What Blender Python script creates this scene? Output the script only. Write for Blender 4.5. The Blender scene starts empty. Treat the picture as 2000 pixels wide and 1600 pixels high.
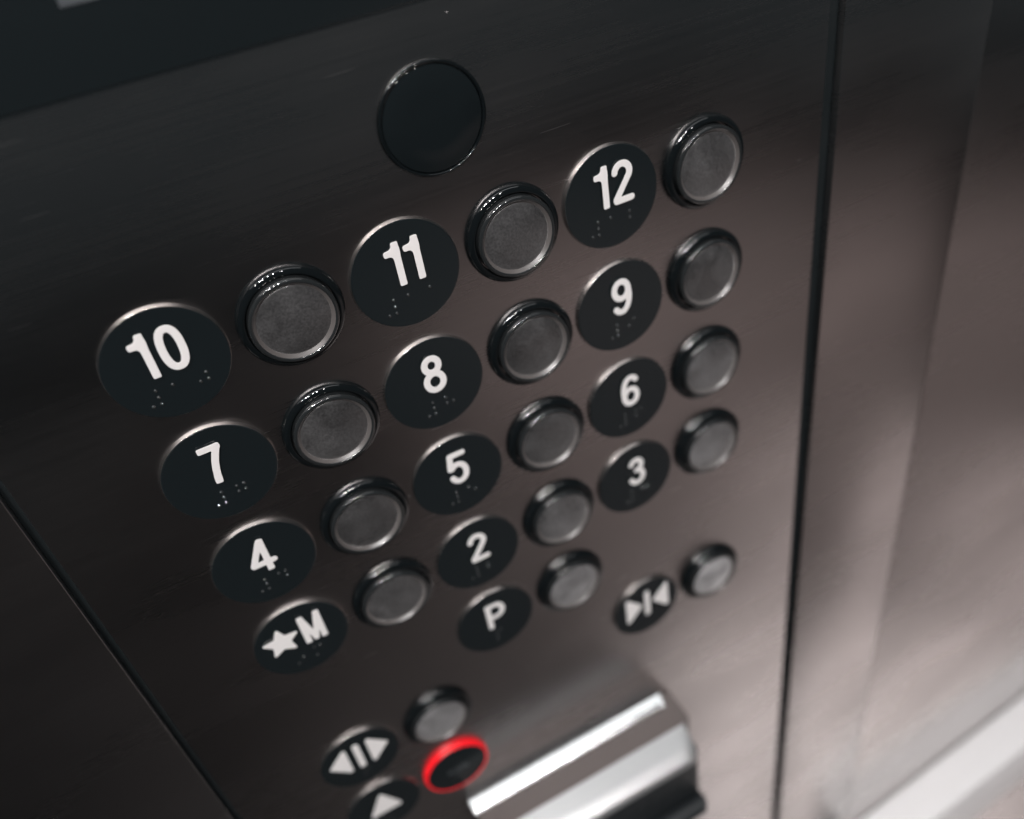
import bpy, bmesh, math, random
import numpy as np
from mathutils import Matrix, Vector
random.seed(7)
scn = bpy.context.scene
col = scn.collection
MM = 0.001          # all shapes below are written in millimetres: u = right, v = up, h = out of the panel

# ------------------------------------------------------------------ camera
cam_d = bpy.data.cameras.new('camera')
cam = bpy.data.objects.new('camera', cam_d)
col.objects.link(cam)
X = Vector((0.882583743, -0.445282212, -0.150896287))
D = Vector((-0.384786157, -0.499690780, -0.776046866))
Z = Vector((0.270158382, 0.742989150, -0.612357389))
M = Matrix((X, -D, -Z)).transposed().to_4x4()
M.translation = Vector((13.955122, -205.196358, 109.684093)) * MM
cam.matrix_world = M
cam_d.sensor_fit = 'HORIZONTAL'
cam_d.sensor_width = 36.0
cam_d.lens = 1671.283 / 2000 * 36
cam_d.clip_start = 0.01
cam_d.clip_end = 50
cam_d.dof.use_dof = True
cam_d.dof.focus_distance = 0.231
cam_d.dof.aperture_fstop = 5.6
scn.camera = cam

# ------------------------------------------------------------------ world, exposure
w = bpy.data.worlds.new('World')
scn.world = w
w.use_nodes = True
bg = w.node_tree.nodes['Background']
bg.inputs[0].default_value = (0.76, 0.95, 1.04, 1)
bg.inputs[1].default_value = 0.031
scn.view_settings.view_transform = 'Standard'
scn.view_settings.look = 'None'
scn.view_settings.exposure = 0
scn.view_settings.gamma = 1
scn.render.engine = 'CYCLES'
scn.cycles.use_denoising = True
scn.cycles.max_bounces = 8
scn.cycles.sample_clamp_indirect = 6

# ------------------------------------------------------------------ lamps
def aim(o, target):
    d = Vector(target) - o.location
    o.rotation_euler = d.to_track_quat('-Z', 'Y').to_euler()

def area(name, loc, target, sx, sy, power, color, spread=180):
    l = bpy.data.lights.new(name, 'AREA')
    l.shape = 'RECTANGLE'; l.size = sx; l.size_y = sy
    l.energy = power; l.color = color; l.spread = math.radians(spread)
    o = bpy.data.objects.new(name, l); col.objects.link(o)
    o.location = loc; aim(o, target)
    return o

def spot(name, loc, target, power, color, angle, blend, radius=0.03):
    l = bpy.data.lights.new(name, 'SPOT')
    l.energy = power; l.color = color; l.spot_size = math.radians(angle); l.spot_blend = blend
    l.shadow_soft_size = radius
    o = bpy.data.objects.new(name, l); col.objects.link(o)
    o.location = loc; aim(o, target)
    return o

area('ceiling_light', (0.0, -0.60, 1.30), (0.0, -0.55, 0), 2.5, 0.24, 3.6, (0.97, 0.985, 1.0), 150)
for x, y, z, p in [(-0.74, -1.10, 1.05, 13), (-0.50, -1.12, 1.06, 32), (-0.37, -1.08, 1.05, 36), (-0.15, -1.13, 1.04, 16), (0.03, -1.10, 1.06, 20), (0.34, -1.12, 1.05, 10)]:
    spot('downlight', (x, y, z), (0.05, 0, -0.04), p, (1.0, 0.965, 0.955), 46, 0.7, 0.026)
spot('added_floor_spot', (0.60, -0.95, 1.2), (0.60, -0.17, -1.1), 1330, (1.0, 0.955, 0.945), 15.6, 0.9)  # this and the spots below: unseen, added for floor pools mirrored in the steel
spot('added_floor_spot', (1.22, -0.95, 1.2), (1.10, -0.29, -1.1), 720, (1.0, 0.93, 0.92), 20, 0.9)
spot('added_floor_spot', (0.25, -0.62, 1.2), (0.25, -0.60, -1.1), 60, (1.0, 0.95, 0.94), 34, 1.0)
spot('added_floor_spot', (1.22, -1.08, 1.2), (1.22, -1.06, -1.1), 270, (1.0, 0.88, 0.86), 54, 1.0)
spot('added_floor_spot', (0.95, -1.80, 1.2), (0.95, -1.80, -1.1), 250, (1.0, 0.88, 0.86), 40, 1.0)
spot('added_floor_spot', (1.90, -1.35, 1.2), (1.90, -1.35, -1.1), 150, (1.0, 0.88, 0.86), 36, 1.0)

# ------------------------------------------------------------------ materials
def mat(name):
    m = bpy.data.materials.new(name); m.use_nodes = True
    nt = m.node_tree
    return m, nt, nt.nodes['Principled BSDF']

def N(nt, t, **kw):
    n = nt.nodes.new(t)
    for k, v in kw.items():
        setattr(n, k, v)
    return n

def steel(name, base, rough, aniso, grain=(4, 60, 900), axis=(1, 0, 0), bump=0.008, blot=0.15, scratch=0.0, dust=False):
    """brushed steel: fine grain along one direction, cloudy wiping marks in the gloss"""
    m, nt, p = mat(name); L = nt.links.new
    tc = N(nt, 'ShaderNodeTexCoord')
    mp = N(nt, 'ShaderNodeMapping'); mp.inputs['Scale'].default_value = grain
    L(tc.outputs['Object'], mp.inputs[0])
    n1 = N(nt, 'ShaderNodeTexNoise'); n1.inputs['Scale'].default_value = 1.0; n1.inputs['Detail'].default_value = 5
    n1.inputs['Roughness'].default_value = 0.7
    L(mp.outputs[0], n1.inputs['Vector'])
    mp2 = N(nt, 'ShaderNodeMapping'); mp2.inputs['Scale'].default_value = (5, 5, 16)
    L(tc.outputs['Object'], mp2.inputs[0])
    n2 = N(nt, 'ShaderNodeTexNoise'); n2.inputs['Scale'].default_value = 1.0; n2.inputs['Detail'].default_value = 6
    L(mp2.outputs[0], n2.inputs['Vector'])
    r1 = N(nt, 'ShaderNodeMapRange'); r1.inputs[1].default_value = 0.3; r1.inputs[2].default_value = 0.7
    r1.inputs[3].default_value = rough - 0.02; r1.inputs[4].default_value = rough + 0.02
    L(n1.outputs[0], r1.inputs[0])
    r2 = N(nt, 'ShaderNodeMapRange'); r2.inputs[1].default_value = 0.3; r2.inputs[2].default_value = 0.7
    r2.inputs[3].default_value = -blot * 0.5; r2.inputs[4].default_value = blot * 0.5
    L(n2.outputs[0], r2.inputs[0])
    ad = N(nt, 'ShaderNodeMath', operation='ADD'); L(r1.outputs[0], ad.inputs[0]); L(r2.outputs[0], ad.inputs[1])
    sm = N(nt, 'ShaderNodeMapping'); sm.inputs['Rotation'].default_value = (0, math.radians(-38), 0); sm.inputs['Scale'].default_value = (45, 45, 2600)
    sv = N(nt, 'ShaderNodeTexVoronoi'); sv.inputs['Scale'].default_value = 1.0
    L(tc.outputs['Object'], sm.inputs[0]); L(sm.outputs[0], sv.inputs['Vector'])
    sl = N(nt, 'ShaderNodeMath', operation='LESS_THAN'); sl.inputs[1].default_value = 0.22; L(sv.outputs['Distance'], sl.inputs[0])
    ss = N(nt, 'ShaderNodeSeparateColor'); L(sv.outputs['Color'], ss.inputs[0])
    sg = N(nt, 'ShaderNodeMath', operation='GREATER_THAN'); sg.inputs[1].default_value = 0.985; L(ss.outputs[0], sg.inputs[0])
    sp = N(nt, 'ShaderNodeMath', operation='MULTIPLY'); L(sl.outputs[0], sp.inputs[0]); L(sg.outputs[0], sp.inputs[1])
    sq = N(nt, 'ShaderNodeMath', operation='MULTIPLY_ADD'); sq.inputs[1].default_value = scratch; L(sp.outputs[0], sq.inputs[0]); L(ad.outputs[0], sq.inputs[2])
    L(sq.outputs[0], p.inputs['Roughness'])
    cr = N(nt, 'ShaderNodeMapRange'); cr.inputs[1].default_value = 0.3; cr.inputs[2].default_value = 0.7
    cr.inputs[3].default_value = 0.97; cr.inputs[4].default_value = 1.03
    L(n1.outputs[0], cr.inputs[0])
    vm = N(nt, 'ShaderNodeVectorMath', operation='SCALE'); vm.inputs[0].default_value = base
    L(cr.outputs[0], vm.inputs['Scale']); L(vm.outputs[0], p.inputs['Base Color'])
    p.inputs['Metallic'].default_value = 1
    if dust:                                            # dust specks lying on the metal
        dv = N(nt, 'ShaderNodeTexVoronoi'); dv.inputs['Scale'].default_value = 75
        L(tc.outputs['Object'], dv.inputs['Vector'])
        dl = N(nt, 'ShaderNodeMath', operation='LESS_THAN'); dl.inputs[1].default_value = 0.013; L(dv.outputs['Distance'], dl.inputs[0])
        inv = N(nt, 'ShaderNodeMath', operation='SUBTRACT'); inv.inputs[0].default_value = 1.0; L(dl.outputs[0], inv.inputs[1])
        L(inv.outputs[0], p.inputs['Metallic'])
    p.inputs['Anisotropic'].default_value = aniso
    cx = N(nt, 'ShaderNodeCombineXYZ')
    for i in range(3): cx.inputs[i].default_value = axis[i]
    L(cx.outputs[0], p.inputs['Tangent'])
    if bump:
        b = N(nt, 'ShaderNodeBump'); b.inputs['Strength'].default_value = bump; b.inputs['Distance'].default_value = 0.0002
        L(n1.outputs[0], b.inputs['Height']); L(b.outputs[0], p.inputs['Normal'])
    return m

def plastic(name, base, rough, ior=1.5, speck=0.0, scale=400, coat=0.0):
    m, nt, p = mat(name); L = nt.links.new
    tc = N(nt, 'ShaderNodeTexCoord')
    n = N(nt, 'ShaderNodeTexNoise'); n.inputs['Scale'].default_value = scale; n.inputs['Detail'].default_value = 4
    L(tc.outputs['Object'], n.inputs['Vector'])
    r = N(nt, 'ShaderNodeMapRange'); r.inputs[1].default_value = 0.3; r.inputs[2].default_value = 0.75
    r.inputs[3].default_value = rough * 0.85; r.inputs[4].default_value = rough * 1.25
    L(n.outputs[0], r.inputs[0]); L(r.outputs[0], p.inputs['Roughness'])
    p.inputs['Base Color'].default_value = (*base, 1)
    p.inputs['IOR'].default_value = ior
    p.inputs['Coat Weight'].default_value = coat
    p.inputs['Coat Roughness'].default_value = 0.04
    if speck:
        v = N(nt, 'ShaderNodeTexVoronoi'); v.inputs['Scale'].default_value = scale * 0.9
        L(tc.outputs['Object'], v.inputs['Vector'])
        sr = N(nt, 'ShaderNodeMapRange'); sr.inputs[1].default_value = 0.05; sr.inputs[2].default_value = 0.12
        sr.inputs[3].default_value = speck; sr.inputs[4].default_value = 0
        L(v.outputs['Distance'], sr.inputs[0])
        ge = N(nt, 'ShaderNodeMath', operation='GREATER_THAN'); ge.inputs[1].default_value = 0.965
        sx = N(nt, 'ShaderNodeSeparateColor'); L(v.outputs['Color'], sx.inputs[0]); L(sx.outputs[0], ge.inputs[0])
        mu = N(nt, 'ShaderNodeMath', operation='MULTIPLY'); L(sr.outputs[0], mu.inputs[0]); L(ge.outputs[0], mu.inputs[1])
        mx = N(nt, 'ShaderNodeMix', data_type='RGBA'); mx.inputs[6].default_value = (*base, 1); mx.inputs[7].default_value = (0.5, 0.48, 0.47, 1)
        L(mu.outputs[0], mx.inputs[0]); L(mx.outputs[2], p.inputs['Base Color'])
    return m

def lens_material():
    """smoky acrylic, finely scuffed by fingers: dusty mottling, differently placed on every button"""
    m, nt, p = mat('smoky_acrylic'); L = nt.links.new
    tc = N(nt, 'ShaderNodeTexCoord'); oi = N(nt, 'ShaderNodeObjectInfo')
    sc = N(nt, 'ShaderNodeVectorMath', operation='SCALE'); sc.inputs[0].default_value = (3.1, 1.7, 2.3)
    L(oi.outputs['Random'], sc.inputs['Scale'])
    av = N(nt, 'ShaderNodeVectorMath', operation='ADD'); L(tc.outputs['Object'], av.inputs[0]); L(sc.outputs[0], av.inputs[1])
    a = N(nt, 'ShaderNodeTexNoise'); a.inputs['Scale'].default_value = 80; a.inputs['Detail'].default_value = 2.5; a.inputs['Distortion'].default_value = 0.6
    b = N(nt, 'ShaderNodeTexNoise'); b.inputs['Scale'].default_value = 1600; b.inputs['Detail'].default_value = 3
    L(av.outputs[0], a.inputs['Vector']); L(av.outputs[0], b.inputs['Vector'])
    ra = N(nt, 'ShaderNodeMapRange'); ra.inputs[1].default_value = 0.38; ra.inputs[2].default_value = 0.72; ra.inputs[3].default_value = 0.026; ra.inputs[4].default_value = 0.052
    rb = N(nt, 'ShaderNodeMapRange'); rb.inputs[1].default_value = 0.35; rb.inputs[2].default_value = 0.7; rb.inputs[3].default_value = 0.72; rb.inputs[4].default_value = 1.4
    L(a.outputs[0], ra.inputs[0]); L(b.outputs[0], rb.inputs[0])
    mu = N(nt, 'ShaderNodeMath', operation='MULTIPLY'); L(ra.outputs[0], mu.inputs[0]); L(rb.outputs[0], mu.inputs[1])
    vm = N(nt, 'ShaderNodeVectorMath', operation='SCALE'); vm.inputs[0].default_value = (1.0, 1.0, 1.02)
    L(mu.outputs[0], vm.inputs['Scale'])
    lift_mul = N(nt, 'ShaderNodeVectorMath', operation='MULTIPLY')      # per-cap lightening: glancing-view brightness put into the colour
    L(vm.outputs[0], lift_mul.inputs[0]); L(oi.outputs['Color'], lift_mul.inputs[1]); L(lift_mul.outputs[0], p.inputs['Base Color'])
    rr = N(nt, 'ShaderNodeMapRange'); rr.inputs[1].default_value = 0.35; rr.inputs[2].default_value = 0.7; rr.inputs[3].default_value = 0.26; rr.inputs[4].default_value = 0.42
    L(a.outputs[0], rr.inputs[0]); L(rr.outputs[0], p.inputs['Roughness'])
    p.inputs['IOR'].default_value = 1.6
    p.inputs['Coat Weight'].default_value = 0.45; p.inputs['Coat Roughness'].default_value = 0.10
    p.inputs['Sheen Weight'].default_value = 1.0; p.inputs['Sheen Roughness'].default_value = 0.35
    p.inputs['Sheen Tint'].default_value = (1.0, 0.97, 0.96, 1)
    return m

BLACK = (0.0092, 0.0126, 0.0142)
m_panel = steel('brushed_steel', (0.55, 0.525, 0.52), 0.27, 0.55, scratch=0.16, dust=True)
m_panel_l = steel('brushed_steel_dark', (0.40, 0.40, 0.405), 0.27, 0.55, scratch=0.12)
m_panel_b = steel('brushed_steel_side', (0.55, 0.525, 0.52), 0.27, 0.55, scratch=0.12)
m_chrome = steel('polished_chrome', (0.74, 0.75, 0.755), 0.24, 0.0, (60, 60, 60), bump=0.0, blot=0.02)
m_chrome_top = plastic('chrome_brown_reflect', (0.125, 0.107, 0.103), 0.5, 1.4, scale=700)  # the panel's brown reflection on the top plate, put into its base colour
m_hood = steel('hood_chrome', (0.40, 0.405, 0.41), 0.32, 0.0, (60, 60, 60), bump=0.0, blot=0.04)
m_hood.node_tree.nodes['Principled BSDF'].inputs['Metallic'].default_value = 0.65
m_rim = steel('rim_aluminium', (0.62, 0.58, 0.56), 0.22, 0.0, (700, 700, 700), bump=0.0, blot=0.1)
m_black = plastic('black_plate', BLACK, 0.12, 1.45, speck=0.5, scale=300)
m_bezel = plastic('black_gloss_bezel', (0.0045, 0.006, 0.0068), 0.05, 1.6, scale=200)
m_white = plastic('white_raised_letters', (0.80, 0.775, 0.765), 0.35, 1.46, scale=900)
m_dot = plastic('black_braille', (0.02, 0.022, 0.023), 0.10, 3.0, scale=900)
m_lens = lens_material()
m_lip = plastic('clear_cap_lip', (0.016, 0.018, 0.019), 0.07, 1.8, scale=500)
m_crescent = plastic('cap_crescent', (0.10, 0.091, 0.088), 0.34, 1.6, scale=700)  # paler tone stands in for light reflected inside the clear cap
m_blacklens = plastic('black_glass', (0.0075, 0.0102, 0.0115), 0.05, 1.32, scale=100)
m_display = plastic('display_black', (0.0105, 0.0140, 0.0156), 0.12, 1.4, scale=100)
m_red = plastic('red_plastic', (0.80, 0.012, 0.018), 0.25, 1.5, scale=300)
_p = m_red.node_tree.nodes['Principled BSDF']          # the ring is lit
_p.inputs['Emission Color'].default_value = (1.0, 0.02, 0.035, 1); _p.inputs['Emission Strength'].default_value = 0.22
m_greyprint = plastic('grey_letters', (0.05, 0.055, 0.06), 0.4, 1.45, scale=900)
m_dark = plastic('dark_rubber', (0.013, 0.016, 0.018), 0.5, 1.45, scale=200)
m_gap = plastic('black_gap_filler', (0.010, 0.0128, 0.014), 0.5, 1.3, scale=50)
m_screen = plastic('grey_screen', (0.085, 0.092, 0.10), 0.3, 1.5, scale=2500)
m_rail = plastic('pale_rail', (0.88, 0.87, 0.875), 0.40, 1.5, scale=40)
m_floor = plastic('floor_stone', (0.103, 0.092, 0.089), 0.5, 1.45, scale=6)
m_wall = plastic('dark_laminate', (0.02, 0.02, 0.021), 0.6, 1.4, scale=4)

# ------------------------------------------------------------------ building helpers
def T(u, v, h):
    return Vector((u * MM, -h * MM, v * MM))

def link(name, me, parent=None, loc=None):
    o = bpy.data.objects.new(name, me); col.objects.link(o)
    if parent: o.parent = parent
    if loc is not None: o.location = loc
    return o

def tag(o, label=None, cat=None, group=None, kind=None):
    if label: o['label'] = label
    if cat: o['category'] = cat
    if group: o['group'] = group
    if kind: o['kind'] = kind
    return o

def thing(name, u, v, label, cat, group=None, h=0):
    o = bpy.data.objects.new(name, None); col.objects.link(o)
    o.location = T(u, v, h); o.empty_display_size = 0.005
    return tag(o, label, cat, group)

def finish(bm, name, m, smooth=True):
    bmesh.ops.recalc_face_normals(bm, faces=bm.faces)
    me = bpy.data.meshes.new(name); bm.to_mesh(me); bm.free()
    me.materials.append(m)
    if smooth:
        for f in me.polygons: f.use_smooth = True
    return me

def lathe(name, prof, m, seg=96, sharp=None):
    """prof: (radius, height) from the foot on the panel over the top to the middle"""
    bm = bmesh.new(); rings = []
    for r, h in prof:
        if r < 1e-6:
            rings.append([bm.verts.new(T(0, 0, h))])
        else:
            rings.append([bm.verts.new(T(r * math.cos(2 * math.pi * k / seg), r * math.sin(2 * math.pi * k / seg), h)) for k in range(seg)])
    for a, b in zip(rings, rings[1:]):
        for k in range(seg):
            k2 = (k + 1) % seg
            if len(a) == 1: bm.faces.new((a[0], b[k2], b[k]))
            elif len(b) == 1: bm.faces.new((a[k], a[k2], b[0]))
            else: bm.faces.new((a[k], a[k2], b[k2], b[k]))
    return finish(bm, name, m)

def arc(cx, cy, r, a0, a1, n):
    return [(cx + r * math.cos(math.radians(a0 + (a1 - a0) * i / n)), cy + r * math.sin(math.radians(a0 + (a1 - a0) * i / n))) for i in range(n + 1)]

def box(bm, u0, u1, v0, v1, h0, h1):
    vs = [bm.verts.new(T(u, v, h)) for u in (u0, u1) for v in (v0, v1) for h in (h0, h1)]
    for q in ((0, 1, 3, 2), (4, 6, 7, 5), (0, 4, 5, 1), (2, 3, 7, 6), (0, 2, 6, 4), (1, 5, 7, 3)):
        bm.faces.new([vs[i] for i in q])

def bevelled_box(name, dims, m, bev=0.8, seg=3):
    bm = bmesh.new(); box(bm, *dims)
    bmesh.ops.recalc_face_normals(bm, faces=bm.faces)
    bmesh.ops.bevel(bm, geom=list(bm.edges), offset=bev * MM, segments=seg, profile=0.5, affect='EDGES')
    me = finish(bm, name, m)
    me.set_sharp_from_angle(angle=math.radians(35))
    return me

def extrude_profile(name, prof, u0, u1, m, end_r=0.0, n=6):
    """a closed (h, v) profile swept along u, its ends rounded in plan over end_r"""
    bm = bmesh.new(); rings = []
    us = []
    hmax = max(h for h, v in prof)
    if end_r > 0:
        for i in range(n + 1):
            t = math.pi / 2 * i / n
            us.append((u0 + end_r * (1 - math.sin(t)), end_r * (1 - math.cos(math.pi / 2 - t)) if False else end_r * (1 - math.cos(t))))
        us = us[::-1]
        left = [(u0 + end_r * (1 - math.cos(math.pi / 2 * i / n)), end_r * (1 - math.sin(math.pi / 2 * i / n))) for i in range(n + 1)]
        right = [(u1 - (a - u0), c) for a, c in left][::-1]
        us = left + right
    else:
        us = [(u0, 0), (u1, 0)]
    for u, cut in us:
        rings.append([bm.verts.new(T(u, v, min(h, max(hmax - cut, 0.05)) if cut > 0 else h)) for h, v in prof])
    k = len(prof)
    for a, b in zip(rings, rings[1:]):
        for i in range(k):
            j = (i + 1) % k
            bm.faces.new((a[i], a[j], b[j], b[i]))
    bm.faces.new(rings[0][::-1]); bm.faces.new(rings[-1])
    bmesh.ops.remove_doubles(bm, verts=bm.verts, dist=1e-7)
    me = finish(bm, name, m)
    me.set_sharp_from_angle(angle=math.radians(32))
    return me

# ---- raised characters: a signed distance field of the strokes, its zero contour extruded with a rounded edge
W = 2.08
def d_poly(px, py, pts, closed=False):
    d = np.full(px.shape, 1e9)
    P = list(pts) + ([pts[0]] if closed else [])
    for (x0, y0), (x1, y1) in zip(P, P[1:]):
        dx, dy = x1 - x0, y1 - y0; L2 = dx * dx + dy * dy + 1e-12
        t = np.clip(((px - x0) * dx + (py - y0) * dy) / L2, 0, 1)
        d = np.minimum(d, np.hypot(px - x0 - t * dx, py - y0 - t * dy))
    return d
def stroke(pts, w=W, closed=False):
    return lambda x, y: d_poly(x, y, pts, closed) - w / 2
def rbox(x0, x1, y0, y1, r):
    def f(x, y):
        qx = np.abs(x - (x0 + x1) / 2) - (x1 - x0) / 2 + r
        qy = np.abs(y - (y0 + y1) / 2) - (y1 - y0) / 2 + r
        return np.hypot(np.maximum(qx, 0), np.maximum(qy, 0)) + np.minimum(np.maximum(qx, qy), 0) - r
    return f
def bar(x0, y0, x1, y1, w=W, r=0.45):
    L = math.hypot(x1 - x0, y1 - y0); c, s = (x1 - x0) / L, (y1 - y0) / L
    b = rbox(0, L, -w / 2, w / 2, r)
    return lambda x, y: b((x - x0) * c + (y - y0) * s, -(x - x0) * s + (y - y0) * c)
def polygon(pts, r):
    """filled polygon with corners rounded by r (inset by r, grown by r)"""
    def f(x, y):
        d = d_poly(x, y, pts, True); ins = np.zeros(x.shape, bool)
        P = list(pts) + [pts[0]]
        for (x0, y0), (x1, y1) in zip(P, P[1:]):
            c = ((y0 > y) != (y1 > y)) & (x < (x1 - x0) * (y - y0) / ((y1 - y0) if y1 != y0 else 1e-12) + x0)
            ins ^= c
        return np.where(ins, -d, d) - r
    return f
def smin(a, b, k):
    h = np.clip(0.5 + 0.5 * (b - a) / k, 0, 1)
    return b * (1 - h) + a * h - k * h * (1 - h)
def union(*fs, k=0.25):
    def f(x, y):
        d = fs[0](x, y)
        for g in fs[1:]: d = smin(d, g(x, y), k)
        return d
    return f
def shift(f, dx, dy=0): return lambda x, y: f(x - dx, y - dy)
def ell(cx, cy, a, b, t0=0, t1=360, n=40):
    return [(cx + a * math.cos(math.radians(t0 + (t1 - t0) * i / n)), cy + b * math.sin(math.radians(t0 + (t1 - t0) * i / n))) for i in range(n + 1)]
def sup(cx, cy, a, b, e=2.4, n=56):
    out = []
    for i in range(n):
        t = 2 * math.pi * i / n; c, s = math.cos(t), math.sin(t)
        out.append((cx + a * math.copysign(abs(c) ** (2 / e), c), cy + b * math.copysign(abs(s) ** (2 / e), s)))
    return out
Y0, Y1 = -2.45, 10.75
six = union(stroke(ell(0.15, 1.75, 2.5, 3.05), closed=True), stroke(ell(0.35, 4.1, 2.95, 5.5, 180, 88, 24) + ell(0.35, 7.25, 2.25, 2.35, 88, 24, 10)), stroke([(-2.42, 1.6), (-2.6, 4.1)]))
G = {
 '0': stroke(sup(0, 4.15, 2.4, 5.5), closed=True),
 '1': union(bar(0, Y0, 0, Y1), bar(-3.6, 7.75, 0.4, 7.95, 1.95, 0.7), k=1.5),
 '2': union(stroke(ell(0.05, 7.05, 2.5, 2.62, 172, -28, 26) + [(-2.45, -0.9)]), stroke([(-2.35, -1.38), (2.75, -1.38)]), k=0.15),
 '3': union(stroke(ell(-0.05, 7.15, 2.25, 2.5, 158, -90, 26)), stroke(ell(0.0, 1.65, 2.6, 2.98, 90, -158, 28)), k=0.15),
 '4': union(bar(1.25, -2.6, 1.25, 10.6), stroke([(0.95, 9.75), (-3.1, 1.35)]), stroke([(-3.1, 1.05), (3.1, 1.05)]), k=0.2),
 '5': union(stroke([(2.6, 9.7), (-1.75, 9.7)]), stroke([(-1.8, 9.7), (-2.45, 4.5)]), stroke(ell(0.05, 2.15, 2.62, 3.5, 138, -155, 30)), k=0.15),
 '6': six,
 '9': lambda x, y: six(-x, 8.3 - y),
 '7': union(bar(-3.4, 9.7, 2.85, 9.7), stroke([(1.95, 9.75), (1.0, 7.6), (0.1, 5.2), (-0.55, 2.6), (-0.98, 0.0), (-1.1, -1.2)]), bar(-0.95, 0.5, -1.2, -2.4), k=0.2),
 '8': union(stroke(ell(0, 7.32, 2.22, 2.4), closed=True), stroke(ell(0, 1.5, 2.62, 2.9), closed=True), k=0.35),
 'P': union(bar(-2.7, Y0, -2.7, Y1), stroke([(-2.7, 9.7)] + ell(0.35, 6.55, 2.7, 3.15, 90, -90, 24) + [(-2.7, 3.4)]), k=0.15),
 'M': union(bar(-2.75, Y0, -2.75, Y1), bar(2.75, Y0, 2.75, Y1), stroke([(-2.6, 9.7), (0, -1.3), (2.6, 9.7)], 1.9), k=0.15),
 'star': polygon([(5.6 * (1 if i % 2 == 0 else 0.47) * math.sin(math.pi * i / 5), 5.6 * (1 if i % 2 == 0 else 0.47) * math.cos(math.pi * i / 5)) for i in range(10)], 0.55),
 'tri_right': polygon([(-2.6, 6.3), (-2.6, -6.3), (3.3, 0)], 0.9),
 'tri_left': polygon([(2.6, 6.3), (2.6, -6.3), (-3.3, 0)], 0.9),
 'tri_up': polygon([(-5.6, -5.2), (5.6, -5.2), (0, 5.6)], 1.0),
 'stick': rbox(-1.25, 1.25, -7.5, 7.5, 1.0),
 'A': union(stroke([(-2.6, -1.4), (0, 9.7), (2.6, -1.4)]), stroke([(-1.8, 2), (1.8, 2)])),
 'L': union(stroke([(-2, 9.7), (-2, -1.4), (2.6, -1.4)])),
 'R': union(stroke([(-2.4, -1.4), (-2.4, 9.7)] + ell(0.35, 6.75, 2.4, 2.95, 90, -90, 20) + [(-2.4, 3.8)]), stroke([(0.3, 3.8), (2.6, -1.4)])),
}
def contours(f, x0, x1, y0, y1, st):
    xs = np.arange(x0, x1 + st, st); ys = np.arange(y0, y1 + st, st)
    Xg, Yg = np.meshgrid(xs, ys); F = f(Xg, Yg)
    seg = {}
    def pt(e):
        i, j, hor = e
        a, b = (F[j, i], F[j, i + 1]) if hor else (F[j, i], F[j + 1, i])
        t = a / (a - b)
        return (xs[i] + t * st, ys[j]) if hor else (xs[i], ys[j] + t * st)
    S = F < 0
    mixed = (S[:-1, :-1] != S[1:, 1:]) | (S[:-1, 1:] != S[1:, :-1]) | (S[:-1, :-1] != S[:-1, 1:])
    for j, i in zip(*np.nonzero(mixed)):
        a, b, c, d = S[j, i], S[j, i + 1], S[j + 1, i + 1], S[j + 1, i]
        eb, er, et, el = (i, j, True), (i + 1, j, False), (i, j + 1, True), (i, j, False)
        cr = []
        if a != b: cr.append(eb)
        if b != c: cr.append(er)
        if c != d: cr.append(et)
        if d != a: cr.append(el)
        pairs = [(cr[0], cr[1])] if len(cr) == 2 else [(cr[0], cr[1]), (cr[2], cr[3])]
        for p, q in pairs:
            seg.setdefault(p, []).append(q); seg.setdefault(q, []).append(p)
    loops = []; seen = set()
    for s in seg:
        if s in seen: continue
        lp = [s]; seen.add(s); cur = s
        while True:
            nx = [k for k in seg[cur] if k not in seen]
            if not nx: break
            cur = nx[0]; seen.add(cur); lp.append(cur)
        if len(lp) > 8: loops.append([pt(e) for e in lp])
    return loops
_glyph = {}
def glyph(ch, m, height=0.85, bev=0.12, scale=1.0):
    key = (ch, m.name, scale)
    if key in _glyph: return _glyph[key]
    st = 0.16
    cu = bpy.data.curves.new('glyph', 'CURVE'); cu.dimensions = '2D'; cu.fill_mode = 'BOTH'
    for lp in contours(G[ch], -9, 9, -10, 13, st):
        # even out the marching steps a little
        P = np.array(lp); P = (np.roll(P, 1, 0) + 2 * P + np.roll(P, -1, 0)) / 4
        sp = cu.splines.new('POLY'); sp.points.add(len(P) - 1); sp.use_cyclic_u = True
        sp.points.foreach_set('co', np.c_[P * scale, np.zeros(len(P)), np.ones(len(P))].ravel())
    cu.extrude = (height - 2 * bev) / 2 * scale; cu.bevel_depth = bev * scale; cu.bevel_resolution = 2; cu.offset = -bev * scale
    ob = bpy.data.objects.new('glyph', cu); col.objects.link(ob)
    dg = bpy.context.evaluated_depsgraph_get(); dg.update()
    me = bpy.data.meshes.new_from_object(ob.evaluated_get(dg))
    bpy.data.objects.remove(ob); bpy.data.curves.remove(cu)
    # curve plane -> panel plane
    me.transform(Matrix(((MM, 0, 0, 0), (0, 0, -MM, 0), (0, MM, 0, 0), (0, 0, 0, 1))))
    me.name = 'character'; me.materials.clear(); me.materials.append(m); me.materials.append(m_black)   # only the face is white, the sides are black like the plate
    for p in me.polygons:
        p.use_smooth = True
        if abs(p.normal.y) < 0.55 and m is m_white: p.material_index = 1
    me.set_sharp_from_angle(angle=math.radians(30))
    _glyph[key] = me
    return me

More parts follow.
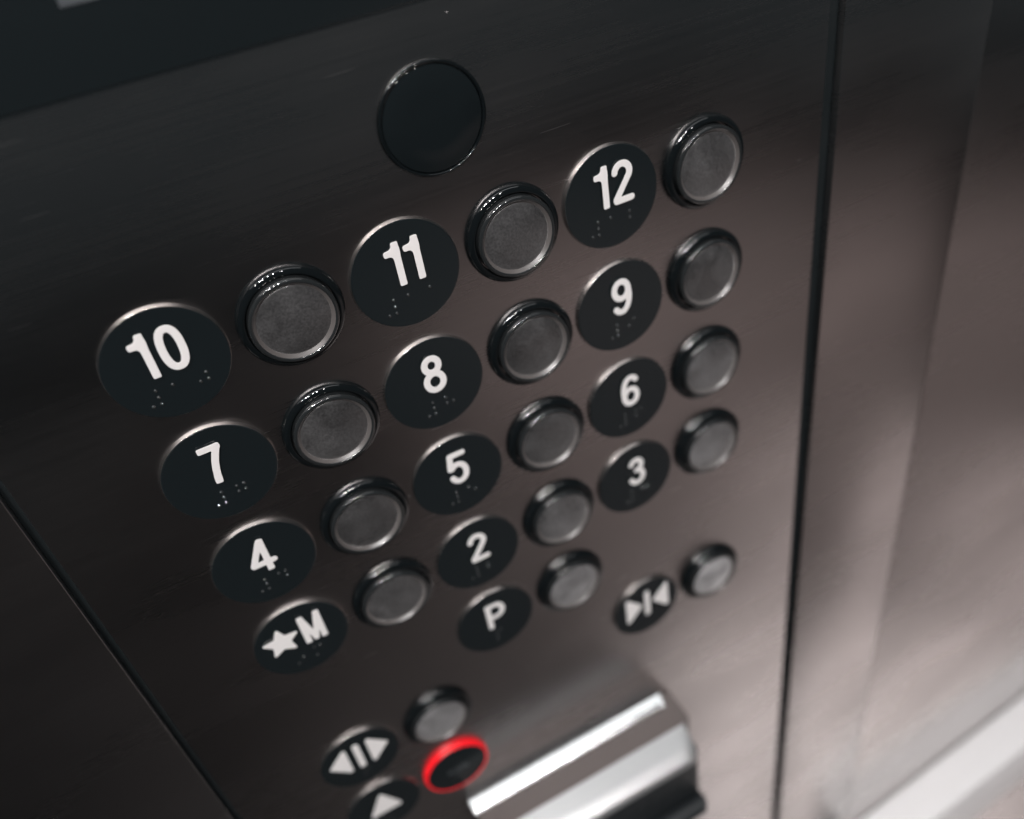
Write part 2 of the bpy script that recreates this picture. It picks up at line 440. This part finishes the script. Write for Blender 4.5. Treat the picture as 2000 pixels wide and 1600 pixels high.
def dots_mesh(pts, h0):
    bm = bmesh.new(); r = 0.52; hh = 0.46; sg = 14
    for u, v in pts:
        prev = None
        for i in range(5):
            t = math.pi / 2 * i / 4
            rr, h = r * math.cos(t), hh * math.sin(t)
            cur = [bm.verts.new(T(u, v, h0 + h))] if i == 4 else [bm.verts.new(T(u + rr * math.cos(2 * math.pi * k / sg), v + rr * math.sin(2 * math.pi * k / sg), h0 + h)) for k in range(sg)]
            if prev:
                for k in range(sg):
                    k2 = (k + 1) % sg
                    bm.faces.new((prev[k], prev[k2], cur[0])) if i == 4 else bm.faces.new((prev[k], prev[k2], cur[k2], cur[k]))
            prev = cur
    return finish(bm, 'braille', m_dot)
BR = {'#': '3456', '1': '1', '2': '12', '3': '14', '4': '145', '5': '15', '6': '124', '7': '1245', '8': '125', '9': '24', '0': '245', 'M': '134', 'P': '1234', '*': '35',
      'o': '135', 'c': '14', 'u': '136', 'p': '1234'}
def braille(text):
    pts = []; x = -6.55 * (len(text) - 1) / 2 - 1.05
    for ch in text:
        for d in BR[ch]:
            d = int(d) - 1
            pts.append((x + (2.15 if d > 2 else 0), -6.0 - 2.1 * (d % 3)))
        x += 6.55
    return pts

# ------------------------------------------------------------------ setting: floor and far walls of the cabin (seen only as reflections)
bm = bmesh.new(); box(bm, -1600, 3200, -1120, -1100, -400, 3200)
tag(link('floor', finish(bm, 'floor', m_floor, False)), kind='structure')

# ------------------------------------------------------------------ the steel panels
PITCH, OFF, ROW = 65.6555, 33.0853, 37.645
RL, RB = 16.0, 14.53
p_main = tag(link('control_panel', bevelled_box('control_panel', (-47.4, 210.8, -1090, 900, -3, 0), m_panel, 0.25)),
    'dark brushed steel control panel carrying all the round buttons', 'control panel')
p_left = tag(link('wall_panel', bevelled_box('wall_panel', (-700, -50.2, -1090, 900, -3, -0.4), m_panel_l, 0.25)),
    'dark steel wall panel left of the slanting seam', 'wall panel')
p_strip = tag(link('wall_panel', bevelled_box('wall_panel', (217.0, 280.6, -1090, 900, -3, 0), m_panel_b, 0.4)),
    'narrow steel strip between the wide black gap and the next panel', 'wall panel')
me = bevelled_box('wall_panel', (0, 900, -1090, 900, -3, 0), m_panel_b, 0.3)
p_right = tag(link('wall_panel', me, loc=T(280.65, 0, 0.0)),
    'wide steel panel at the right edge with the pale rail on it', 'wall panel')
p_right.rotation_euler = (0, 0, math.radians(3.0))
bm = bmesh.new(); box(bm, -700, 283, -1095, 905, -16, -3.3)
tag(link('wall', finish(bm, 'wall', m_gap, False)), kind='structure')

# ------------------------------------------------------------------ label plates and buttons
disc_me = lathe('disc', [(15.62, 0.1), (15.62, 1.08)] + arc(15.47, 1.08, 0.15, 0, 90, 3) + [(15.2, 1.23), (12, 1.2), (0, 1.2)], m_black)
rim_me = lathe('rim', [(16.0, 0.0), (15.98, 0.1), (15.72, 1.0)] + arc(15.64, 1.0, 0.08, 10, 90, 3) + [(15.6, 0.9), (15.6, 0.0)], m_rim)
bezel_me = lathe('bezel', [(RB, 0.0), (RB, 0.4)] + arc(RB - 1.9, 0.5, 1.9, 3, 90, 10) + [(12.45, 2.30), (12.3, 2.0), (12.2, 1.3), (12.2, 0.0)], m_bezel)
lip_me = lathe('lens', [(12.0, 0.2), (12.0, 3.2)] + arc(11.2, 3.4, 0.8, 0, 115, 9) + [(10.75, 3.95)], m_lip)
crescent_me = lathe('bevel', [(10.82, 4.02), (9.85, 3.05), (9.7, 2.9)], m_crescent)  # slope added to shape the cap's inner light crescent
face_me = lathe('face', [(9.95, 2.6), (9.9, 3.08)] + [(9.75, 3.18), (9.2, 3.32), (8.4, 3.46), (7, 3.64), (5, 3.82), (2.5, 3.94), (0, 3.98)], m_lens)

CHARS = {
 '10': [('1', -3.35, 'digit'), ('0', 2.75, 'digit')], '11': [('1', -1.5, 'digit'), ('1', 4.1, 'digit')], '12': [('1', -2.4, 'digit'), ('2', 3.45, 'digit')],
 '7': [('7', 0, 'digit')], '8': [('8', 0.1, 'digit')], '9': [('9', 0.1, 'digit')], '4': [('4', -0.1, 'digit')], '5': [('5', 0.1, 'digit')], '6': [('6', 0.2, 'digit')],
 '*M': [('star', -6.3, 'star'), ('M', 4.5, 'letter')], '2': [('2', 0.1, 'digit')], '3': [('3', 0.1, 'digit')], 'P': [('P', 0.2, 'letter')],
 'close': [('tri_right', -7.0, 'arrow'), ('stick', -0.1, 'stroke'), ('tri_left', 6.8, 'arrow')],
 'open': [('tri_left', -7.7, 'arrow'), ('stick', -0.2, 'stroke'), ('tri_right', 7.4, 'arrow')],
 'up': [('tri_up', 0.3, 'arrow')],
}
DY = {'star': 3.4, 'tri_right': 3.2, 'tri_left': 3.2, 'stick': 3.2, 'tri_up': 3.6}
BRT = {'10': '#10', '11': '#11', '12': '#12', '*M': '*M', 'P': 'P', 'close': 'c', 'open': 'o', 'up': 'u'}
GRID = [('10', 0, 0), ('11', 1, 0), ('12', 2, 0), ('7', 0, 1), ('8', 1, 1), ('9', 2, 1), ('4', 0, 2), ('5', 1, 2), ('6', 2, 2),
        ('*M', 0, 3), ('2', 1, 3), ('3', 2, 3), ('P', 1, 4), ('open', 0, 5), ('close', 2, 5), ('up', 0, 6)]
NUM = {'10': 'ten', '11': 'eleven', '12': 'twelve', '7': 'seven', '8': 'eight', '9': 'nine', '4': 'four', '5': 'five', '6': 'six', '2': 'two', '3': 'three'}
WORDS = {'*M': 'a white star and letter M', 'P': 'a white letter P', 'close': 'two white arrows pointing inward at a bar',
         'open': 'two white arrows pointing outward from a bar', 'up': 'a white triangle, cut by the picture bottom'}
VIEW_LIFT = {'open': 4.0, 'close': 8.0, 'P': 5.0, '3': 3.2, '2': 2.2, '6': 2.0, '9': 1.25, '12': 1.55, '11': 1.25, '5': 1.3, '*M': 1.4, '4': 1.1, '7': 1.15, '10': 1.0, '8': 1.05}  # paler colour for caps seen at steep angles, standing in for glancing light
NEAR = {'*M': 'star M', 'P': 'letter P', 'close': 'inward arrows', 'open': 'outward arrows'}
for n, c, k in GRID:
    u, v = c * PITCH, -k * ROW
    wd = WORDS.get(n, 'raised white figure ' + NUM.get(n, ''))
    t = thing('label_plate', u, v, 'round black plate with ' + wd, 'label plate', 'round black label plates beside the buttons')
    link('disc', disc_me, t); link('rim', rim_me, t)
    for ch, dx, nm in CHARS[n]:
        g = link(nm, glyph(ch, m_white), t)
        g.location = T(dx, DY.get(ch, 0), 1.2 + 0.40)
    bt = BRT.get(n, '#' + n)
    b = link('braille', dots_mesh(braille(bt), 1.19), t); b['kind'] = 'stuff'
    if n == 'up': continue
    t = thing('round_button', u + OFF, v, 'round button with smoky grey cap, right of the ' + NEAR.get(n, 'figure ' + NUM.get(n, '')) + ' plate', 'button', 'round push buttons with smoky caps')
    link('bezel', bezel_me, t)
    l = link('lens', lip_me, t)
    link('bevel', crescent_me, l); f = link('face', face_me, l)
    lift = VIEW_LIFT.get(n, 1.0); f.color = (lift, lift * 0.985, lift * 0.985, 1)
    l.rotation_euler = (0, random.uniform(0, 6.28), 0)

# alarm button, red ring
t = thing('alarm_button', OFF, -6 * ROW, 'bright red ringed round button with black face', 'button')
link('bezel', lathe('bezel', [(RB, 0.0), (RB, 0.8), (RB - 0.1, 1.1), (RB - 0.35, 1.6)] + arc(RB - 1.0, 1.6, 0.6, 10, 90, 5) + [(13.25, 2.1), (13.15, 1.7), (13.15, 0.0)], m_red), t)
fc = link('cap', lathe('cap', [(13.1, 0.1), (13.1, 1.9)] + arc(12.75, 1.9, 0.35, 0, 90, 4) + [(0, 2.3)], m_black), t)
for i, ch in enumerate('ALARM'):
    g = link('letter', glyph(ch, m_greyprint, scale=0.24), fc)
    g.location = T((i - 2) * 1.95, -1.0, 2.4)

# black round indicator above the buttons
t = thing('indicator_window', 82.4, 37.7, 'blank glossy black round window above the number buttons', 'indicator')
link('bezel', lathe('bezel', [(14.6, 0.0), (14.6, 0.5)] + arc(13.9, 0.7, 0.7, 0, 90, 8) + [(13.7, 1.32), (13.55, 1.1), (13.5, 0.6), (13.5, 0.0)], m_bezel), t)
link('lens', lathe('lens', [(13.45, 0.1), (13.45, 0.75), (13.1, 0.95), (7, 1.1), (0, 1.15)], m_blacklens), t)

# display at the top
t = thing('display', 82, 65, 'black glass floor display cut by the top edge', 'display')
link('frame', bevelled_box('frame', (-110, 112, 0, 120, 0.0, 1.2), m_display, 0.5), t)
link('screen', bevelled_box('screen', (-70.6, 70.6, 16.3, 100, 1.0, 1.5), m_screen, 0.1), t)

# chrome pull handle below the buttons
t = thing('pull_handle', 83.5, -257, 'polished chrome pull with black underside below the buttons', 'handle')
hw = 50.6
link('bead', extrude_profile('bead', [(0.1, -6), (0.1, 0)] + [(0.5, 0.4), (3.2, -0.87), (6.2, -2.28), (6.6, -2.9), (6.6, -6)], -hw, hw, m_chrome, 2.0, 4), t)
link('top_plate', extrude_profile('top_plate', [(0.1, -12), (0.1, -3.0), (17.5, -3.0), (17.5, -12)], -hw + 1, hw + 6, m_chrome_top, 2.5, 4), t)
hood = [(12, -14), (16.6, -3.9), (17.4, -3.2), (24, -6.3), (30.4, -9.3), (31.6, -10.4), (32.0, -11.6), (31.8, -12.8), (30.6, -13.6), (29, -14)]
link('hood', extrude_profile('hood', hood, -hw - 1, hw + 1.5, m_hood, 7.0, 6), t)
link('body', bevelled_box('body', (-hw, hw + 4, -60, -12.5, 0.2, 27), m_dark, 3.0), t)
link('lower_bar', extrude_profile('lower_bar', [(30 + 5 * math.cos(a * math.pi / 6), -56 + 5 * math.sin(a * math.pi / 6)) for a in range(12)], -hw, hw + 3.5, m_dark, 4.0, 5), t)

# pale rail on the right hand panel
t = thing('hand_rail', 281.4, -556, 'pale flat rail running along the lower right panel', 'rail')
link('shelf', bevelled_box('shelf', (4, 880, -6, 0, 0.5, 30), m_rail, 2.0, 4), t)
link('apron', bevelled_box('apron', (6, 878, -90, -6.2, 0.6, 26), m_rail, 1.5), t)
t.rotation_euler = (0, 0, math.radians(3.0))
